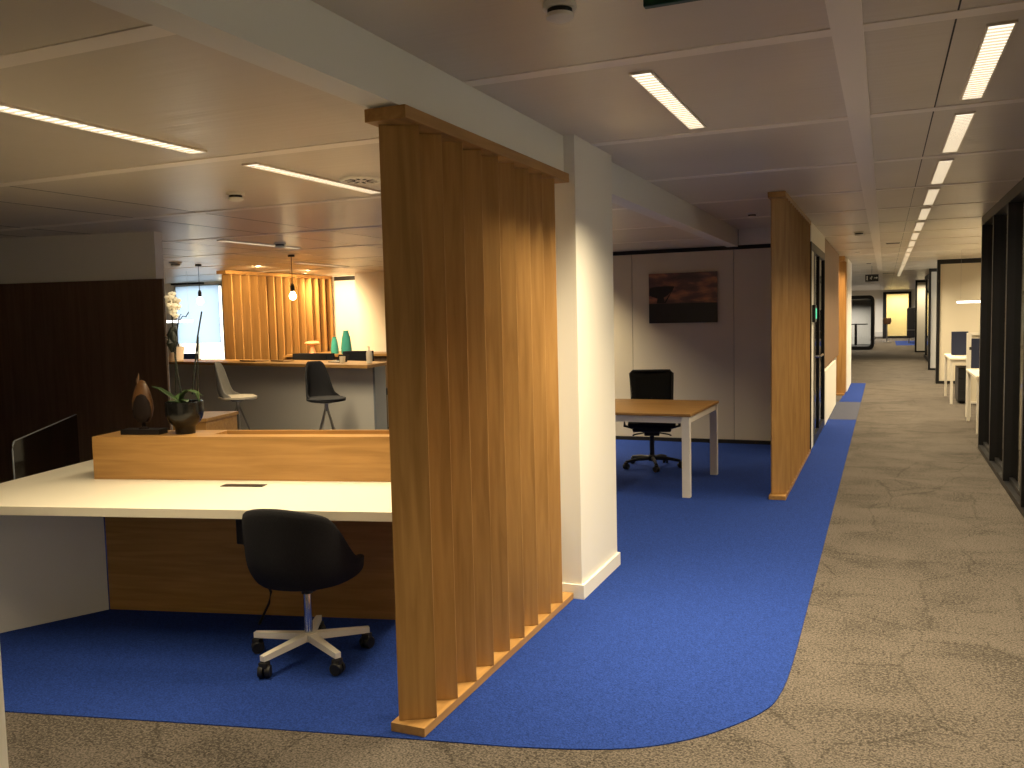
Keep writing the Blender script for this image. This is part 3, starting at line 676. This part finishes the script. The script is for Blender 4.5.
# ------------------------------------------------------------------ ceiling lights
def louvre_lamp(label, loc, L=1.19, W=.082, group='recessed louvred lights'):
    t = thing('ceiling_light', label, 'light', loc, 0, group)
    hw = W / 2
    obj('frame', MB().box(-hw - .008, -hw, 0, L, -.010, 0).box(hw, hw + .008, 0, L, -.010, 0).box(-hw, hw, 0, .008, -.010, 0).box(-hw, hw, L - .008, L, -.010, 0), M['louvre'], t)
    obj('diffuser', MB().box(-hw, hw, .008, L - .008, -.004, -.002), M['lamp'], t)
    b = MB(); k = .05
    while k < L - .02: b.box(-hw, hw, k, k + .003, -.011, -.0045); k += .042
    obj('louvre', b, M['louvre'], t)
    return t
def area(loc, L, W, power, spread=128, col=(1, .81, .51)):
    l = bpy.data.lights.new('area_light', 'AREA'); l.shape = 'RECTANGLE'; l.size = W; l.size_y = L; l.energy = power; l.color = col; l.spread = Rd(spread)
    o = bpy.data.objects.new('area_light', l); C.objects.link(o); o.location = loc; return o
PW = 30
first = None; names = ['nearest', 'second', 'third', 'fourth', 'fifth', 'sixth', 'seventh', 'eighth', 'ninth', 'tenth', 'eleventh', 'twelfth', 'thirteenth', 'fourteenth', 'fifteenth', 'sixteenth', 'seventeenth', 'eighteenth']
for k in range(17):
    y = 3.575 + DY * k; loc = (.369, y, H)
    lab = '%s light from the camera in the louvred row along the right of the corridor' % names[k]
    if first is None: first = louvre_lamp(lab, loc)
    else: dup(first, loc, 0, lab)
    area((.369, y + .6, H - .02), 1.15, .08, PW * (1 if k < 6 else 1.3))
for y in (.495, 2.035 ): area((.369, y + .6, H - .02), 1.15, .08, PW)     # the row goes on behind and above the camera
dup(first, (.369, .495, H), 0, 'row light above the camera, out of frame'); dup(first, (.369, 2.035, H), 0, 'row light just in front of the camera, out of frame')
dup(first, (-.934, 3.58, H), 0, 'single louvred light in the ceiling between the oak screen and the corridor row')
area((-.934, 4.18, H - .02), 1.15, .08, 56, 112)
for (x, y, lab, pw) in ((-2.945, 2.03, 'leftmost long louvred light above the reception desk', 28), (-2.945, 3.57, 'louvred light beyond the desk, beside the round ceiling vent', 28), (-5.86, 6.64, 'faint far louvred light in front of the lit oak screen', 46), (-3.2, 6.65, 'louvred light over the oak-topped table, hidden behind the column', 30), (-3.85, 9.62, 'louvred light beside the picture wall, hidden behind the column', 48), (-5.86, 9.71, 'very faint farthest louvred light on the kitchen ceiling, right of the pendant cords', 36), (-7.3, 9.71, 'very faint louvred light above the kitchen counter', 30)):
    dup(first, (x, y, ZL), 0, lab)
    area((x, y + .6, ZL - .02), 1.15, .08, pw, 112 if x == -3.85 else 140)
# wall washers lighting the far oak screen and the white wall
def washer(loc, tgt, pw, ang, label):
    t = thing('recessed_downlight', label, 'light', loc)
    dirv = (Vector(tgt) - Vector(loc)).normalized()
    obj('ring', MB().lathe([(.036, -.001), (.050, -.001), (.048, -.008), (.038, -.008), (.036, -.001)]), M['white'], t, True)
    obj('lens', MB().cyl(0, 0, -.004, -.001, .036), M['lamp'], t, True)
    l = bpy.data.lights.new('spot_light', 'SPOT'); l.energy = pw; l.color = (1, .68, .34); l.spot_size = Rd(ang); l.spot_blend = .8; l.shadow_soft_size = .035
    o = bpy.data.objects.new('spot_light', l); C.objects.link(o); o.location = Vector(loc) + Vector((0, 0, -.012))
    o.rotation_euler = dirv.to_track_quat('-Z', 'Y').to_euler()
washer((-8.1, 9.9, ZL), (-9.0, 11.0, 1.3), 300, 120, 'small recessed downlight washing the near half of the far oak screen')
washer((-8.2, 11.2, ZL), (-9.0, 12.2, 1.4), 260, 120, 'small recessed downlight washing the far half of the far oak screen')
washer((-8.8, 11.9, ZL), (-8.65, 13.0, 1.6), 200, 95, 'small recessed downlight aimed at the white kitchen wall')
washer((-.45, 16.55, H), (-.78, 17.4, 1.4), 150, 80, 'small recessed downlight aimed at the far corridor oak screen')
# open office right of the corridor + far rooms
for (x, y, pw) in ((2.6, 13.0, 60), (2.6, 16.0, 60), (2.6, 18.6, 60)):
    dup(first, (x, y, H), 0, 'louvred light over the open office desks behind the glazed wall, out of view'); area((x, y + .6, H - .02), 1.15, .08, pw, 150)
for (x, y, pw) in ((2.8, 6.0, 12), (2.8, 1.5, 8)): area((x, y, H - .02), 1.15, .08, pw, 150)
area((.4, 40, H - .05), 8, .3, 160, 150); area((-2.2, 38, H - .05), 4, .3, 90, 150, (1, .9, .75)); area((.7, 52.3, 2.5), .8, 1.2, 60, 150, (1, .85, .5))  # added lights without fittings that brighten the far corridor and end room
area((.4, 45, H - .05), 8, .3, 130, 160); area((-1.6, 38.3, 1.95), .8, 1.6, 80, 160, (1, .95, .85)); area((-.8, 48.5, H - .05), 3, .3, 160, 160, (1, .92, .8)); area((2.4, 30, H - .05), 5, .3, 40, 150); area((1.25, 34.2, H - .05), .8, .25, 30, 150)  # more added lights, no fittings: corridor end, booth interior, far right rooms

# ------------------------------------------------------------------ ceiling fittings
def smoke(loc, label, r=.055):
    t = thing('smoke_detector', label, 'detector', loc, 0, 'smoke detectors')
    obj('base', MB().cyl(0, 0, -.018, -.001, r, r * .98), M['white'], t, True)
    obj('slot_ring', MB().cyl(0, 0, -.032, -.018, r * .72), M['plastic'], t, True)
    obj('cap', MB().lathe([(0, -.055), (r * .45, -.055), (r * .8, -.045), (r * .8, -.033), (0, -.032)]), M['white'], t, True)
smoke((-.965, 2.70, H), 'white smoke detector at the top of the view, above the white beam')
smoke((-3.68, 4.32, ZL), 'smoke detector on the left ceiling beside the two long lights')
smoke((-5.62, 7.22, ZL), 'small smoke detector above the kitchen, near the right pendant cord', .06)
smoke((-1.249, 9.15, H), 'smoke detector in front of the picture wall, left of the second oak screen')
smoke((-.32, 12.2, H), 'smoke detector in the corridor ceiling beside the long white strip', .07)
smoke((-8.4, 8.66, ZL), 'dark-ringed smoke detector at far left, above the orchid', .075)
vt = thing('round_vent', 'round perforated air vent in the left ceiling beside a long light', 'vent', (-2.76, 5.02 - .72, ZL))
obj('ring', MB().lathe([(.095, -.001), (.125, -.001), (.12, -.012), (.10, -.012), (.095, -.001)], n_=36), M['white'], vt, True)
obj('disc', MB().lathe([(0, -.008), (.096, -.008), (.096, -.002), (0, -.002)], n_=36), M['white'], vt, True)
hb = MB()
for k in range(10):
    a = 2 * pi * k / 10; hb.box(-.028, .028, -.008, .008, -.0095, -.0082, 0, Matrix.Translation((.062 * cos(a), .062 * sin(a), 0)) @ Matrix.Rotation(a, 4, 'Z'))
obj('opening', hb, M['seal'], vt)
for i, (x, y, lab) in enumerate(((.10, 14.65, 'dark slot vent in the corridor ceiling beside the row of lights, nearer one'), (-.34, 20.7, 'tiny dark fitting in the corridor ceiling above the exit sign'), (.08, 27.0, 'dark slot vent far down the corridor ceiling beside the row of lights'))):
    t = thing('slot_vent', lab, 'vent', (x, y, H), 0, 'slot vents in the corridor ceiling'); hw = (.10, .05, .16)[i]
    obj('frame', MB().box(-hw, hw, -.06, .06, -.008, -.001), M['steel'], t); obj('slot', MB().box(-hw + .01, hw - .01, -.045, .045, -.010, -.0085), M['seal'], t)
# exit signs
ex = thing('exit_sign', 'green hanging exit sign cut off by the top edge of the view', 'sign', (-.585, 2.29, 2.415))
obj('panel', MB().box(0, .36, -.012, .012, 0, .19, .003), M['signgreen'], ex)
obj('bracket', MB().box(.10, .26, -.01, .01, .19, .199), M['whitemetal'], ex)
ex = thing('exit_sign', 'black hanging sign with pale pictograms in the middle of the corridor', 'sign', (-.435, 22.0, 2.25))
obj('panel', MB().box(0, .285, -.03, .03, 0, .165, .004), M['black'], ex)
obj('rod', MB().tube([(.14, 0, .165), (.14, 0, H - 2.25)], .006), M['steel'], ex)
pg = MB().box(.03, .05, -.0325, -.0305, .03, .135)
pg.box(.10, .135, -.0325, -.0305, .07, .09).box(.12, .135, -.0325, -.0305, .045, .09).box(.13, .15, -.0325, -.0305, .085, .105).ball((.142, -.0315, .118), .010, 1, .1, 1)
pg.box(.19, .245, -.0325, -.0305, .075, .09).prism([(.24, .055), (.27, .0825), (.24, .11)], .0305, .0325, rot)
obj('pictogram', pg, M['pict'], ex)

# ------------------------------------------------------------------ desks at the right of the corridor
def bench_desk(label, loc, W=1.5, D=.8, ztop=.75):
    t = thing('bench_desk', label, 'desk', loc, 0, 'white desks in the open office')
    obj('desktop', MB().box(0, W, 0, D, ztop - .03, ztop, .003), M['laminate'], t)
    for y in (.03, D - .07):
        b = MB().box(.015, .055, y, y + .04, 0, ztop - .031, .004).box(W - .055, W - .015, y, y + .04, 0, ztop - .031, .004)
        obj('leg_frame', b.box(.055, W - .055, y, y + .04, ztop - .08, ztop - .031), M['whitemetal'], t)
    return t
bench_desk('white desk with rounded leg frame farther down the right side', (.99, 16.1, .0), 1.6, 1.6, .77)
bench_desk('white desk nearest the end of the black glazed wall', (1.06, 12.35, .0), 1.6, 1.5, .74)
t = thing('desk_screen', 'navy desk divider on the farther white desk', 'divider', (1.06, 16.9, .771), 0, 'navy desk dividers'); obj('panel', MB().box(0, .26, -.02, .02, .012, .42, .004), M['navy'], t); obj('foot', MB().box(.05, .2, -.06, .06, 0, .012), M['whitemetal'], t)
t = thing('desk_screen', 'navy desk divider on the nearer white desk beside the glazed wall', 'divider', (1.115, 13.75, .741), 0, 'navy desk dividers'); obj('panel', MB().box(0, .5, -.02, .02, .012, .43, .004), M['navy'], t); obj('foot', MB().box(.05, .2, -.06, .06, 0, .012), M['whitemetal'], t)
obj('clamp', MB().box(-.025, 0, -.02, .02, .27, .31), M['plastic'], t)
t = thing('drawer_pedestal', 'black drawer pedestal under the farther white desk', 'cabinet', (1.13, 16.25, .0)); obj('body', MB().box(0, .32, 0, .7, .03, .60, .004), M['black'], t)
for k in range(3): dr = obj('drawer', MB().box(.005, .315, -.015, -.001, .05 + .185 * k, .22 + .185 * k, .003), M['plastic'], t)
for s1, s2 in itertools.product((.04, .28), (.05, .65)): obj('castor', MB().ball((s1, s2, .016), .014), M['plastic'], t)
t = thing('storage_frame', 'tall white open divider frame between the two white desks', 'divider', (1.10, 14.3, 0))
obj('post', MB().box(0, .065, 0, .05, 0, 1.235), M['whitemetal'], t); obj('post', MB().box(1.2, 1.265, 0, .05, 0, 1.235), M['whitemetal'], t)
obj('rail', MB().box(.066, 1.199, 0, .05, 1.20, 1.235).box(.066, 1.199, .005, .045, .20, .23), M['whitemetal'], t)
obj('infill_panel', MB().box(.066, 1.199, .018, .032, .231, 1.199), M['partition'], t)

# far corridor end: booth, chair
bo = thing('phone_booth', 'glazed booth with a rounded black frame at the far left of the corridor', 'booth', (-1.6, 37.1, 0))
fo = []
def rr(x0, x1, z0, z1, r_, n_=6):
    pts = []
    for cx_, cz_, a0 in ((x1 - r_, z1 - r_, 0), (x0 + r_, z1 - r_, 90), (x0 + r_, z0 + r_, 180), (x1 - r_, z0 + r_, 270)):
        for i in range(n_ + 1): a = Rd(a0 + 90 * i / n_); pts.append((cx_ + r_ * cos(a), cz_ + r_ * sin(a)))
    return pts
oq = rr(-1.2, 1.2, .01, 2.15, .18); iq = rr(-1.08, 1.08, .14, 2.02, .12)
b = bmesh.new()
for yy in (0, 2.6):
    pass
vo = [[b.verts.new((x, y_, z)) for x, z in oq] for y_ in (0, 2.6)]; vi = [[b.verts.new((x, y_, z)) for x, z in iq] for y_ in (0, 2.6)]
N_ = len(oq)
for i in range(N_):
    j = (i + 1) % N_
    b.faces.new((vo[0][i], vo[0][j], vi[0][j], vi[0][i])); b.faces.new((vo[1][i], vi[1][i], vi[1][j], vo[1][j]))
    b.faces.new((vo[0][i], vo[1][i], vo[1][j], vo[0][j])); b.faces.new((vi[0][i], vi[0][j], vi[1][j], vi[1][i]))
bmesh.ops.recalc_face_normals(b, faces=b.faces[:]); mb = MB(); mb._m(b); obj('frame', mb, M['black'], bo)
obj('glass_front', MB().prism(iq, -.02, -.01, Matrix.Rotation(pi / 2, 4, 'X')), M['glass'], bo)
obj('back_wall', MB().prism(iq, -2.55, -2.5, Matrix.Rotation(pi / 2, 4, 'X')), M['greylam'], bo)
obj('shelf', MB().box(.1, .95, .9, 1.5, .98, 1.02).cyl(.5, 1.2, .15, .98, .05), M['black'], bo)
bx = thing('high_back_armchair', 'tall black high-backed armchair at the far end of the corridor', 'chair', (.96, 43.6, .004))
obj('back', MB().box(-.05, .85, 0, .16, .25, 1.62, .05), M['fabric'], bx); obj('seat', MB().box(0, .8, .16, .8, .25, .48, .04), M['fabric'], bx)
for s_ in (0, .72): obj('side', MB().box(s_, s_ + .08, .16, .8, .25, .85, .03), M['fabric'], bx)
for s1, s2 in itertools.product((.05, .75), (.1, .72)): obj('leg', MB().tube([(s1, s2, 0), (s1, s2, .25)], .02), M['steel'], bx)
obj('trim_band', MB().box(-.04, .84, -.004, 0, .60, .62), M['steel'], bx)
bs = thing('brown_stool', 'small brown stool beside the tall black armchair at the corridor end', 'stool', (.08, 46.0, .004))
obj('seat', MB().lathe([(0, .85), (.16, .85), (.20, 1.0), (.18, 1.15), (.15, 1.15), (.15, .92), (0, .9)]), mat('brown_leather', (.10, .05, .025), .5), bs, True); obj('pole', MB().cyl(0, 0, 0, .85, .03), M['steel'], bs, True); obj('foot', MB().cyl(0, 0, 0, .02, .2), M['steel'], bs, True)

# ------------------------------------------------------------------ world + camera + view
w = bpy.data.worlds.new('sky'); sc.world = w; w.use_nodes = True; nt = w.node_tree
bg = nt.nodes['Background']; bg.inputs[0].default_value = (1, .94, .80, 1); bg.inputs[1].default_value = 5.5

cam = bpy.data.cameras.new('camera'); co = bpy.data.objects.new('camera', cam); C.objects.link(co)
cam.sensor_width = 36; cam.sensor_fit = 'HORIZONTAL'; cam.lens = 868.9 * 36 / 1024; cam.clip_start = .05; cam.clip_end = 200
Rw = [[0.9190327835261084, 0.39348011845315745, -0.02349764214431845], [0.00862706936881212, -0.07967523916623284, -0.9967835421684637], [-0.394086686502296, 0.9158740375433146, -0.07661873710619518]]
X_ = Vector(Rw[0]); Y_ = -Vector(Rw[1]); Z_ = -Vector(Rw[2])
mt = Matrix((X_, Y_, Z_)).transposed().to_4x4(); mt.translation = Vector((0, 0, 1.62)); co.matrix_world = mt
sc.camera = co
sc.view_settings.view_transform = 'Standard'; sc.view_settings.look = 'None'; sc.view_settings.gamma = 1; sc.view_settings.exposure = .13
sc.view_settings.use_curve_mapping = False
cy = sc.cycles
cy.use_denoising = True
try: cy.denoiser = 'OPENIMAGEDENOISE'
except Exception: pass
cy.max_bounces = 10; cy.diffuse_bounces = 6; cy.glossy_bounces = 4; cy.transparent_max_bounces = 12; cy.sample_clamp_indirect = 6
cy.use_light_tree = True; cy.caustics_reflective = False; cy.caustics_refractive = False
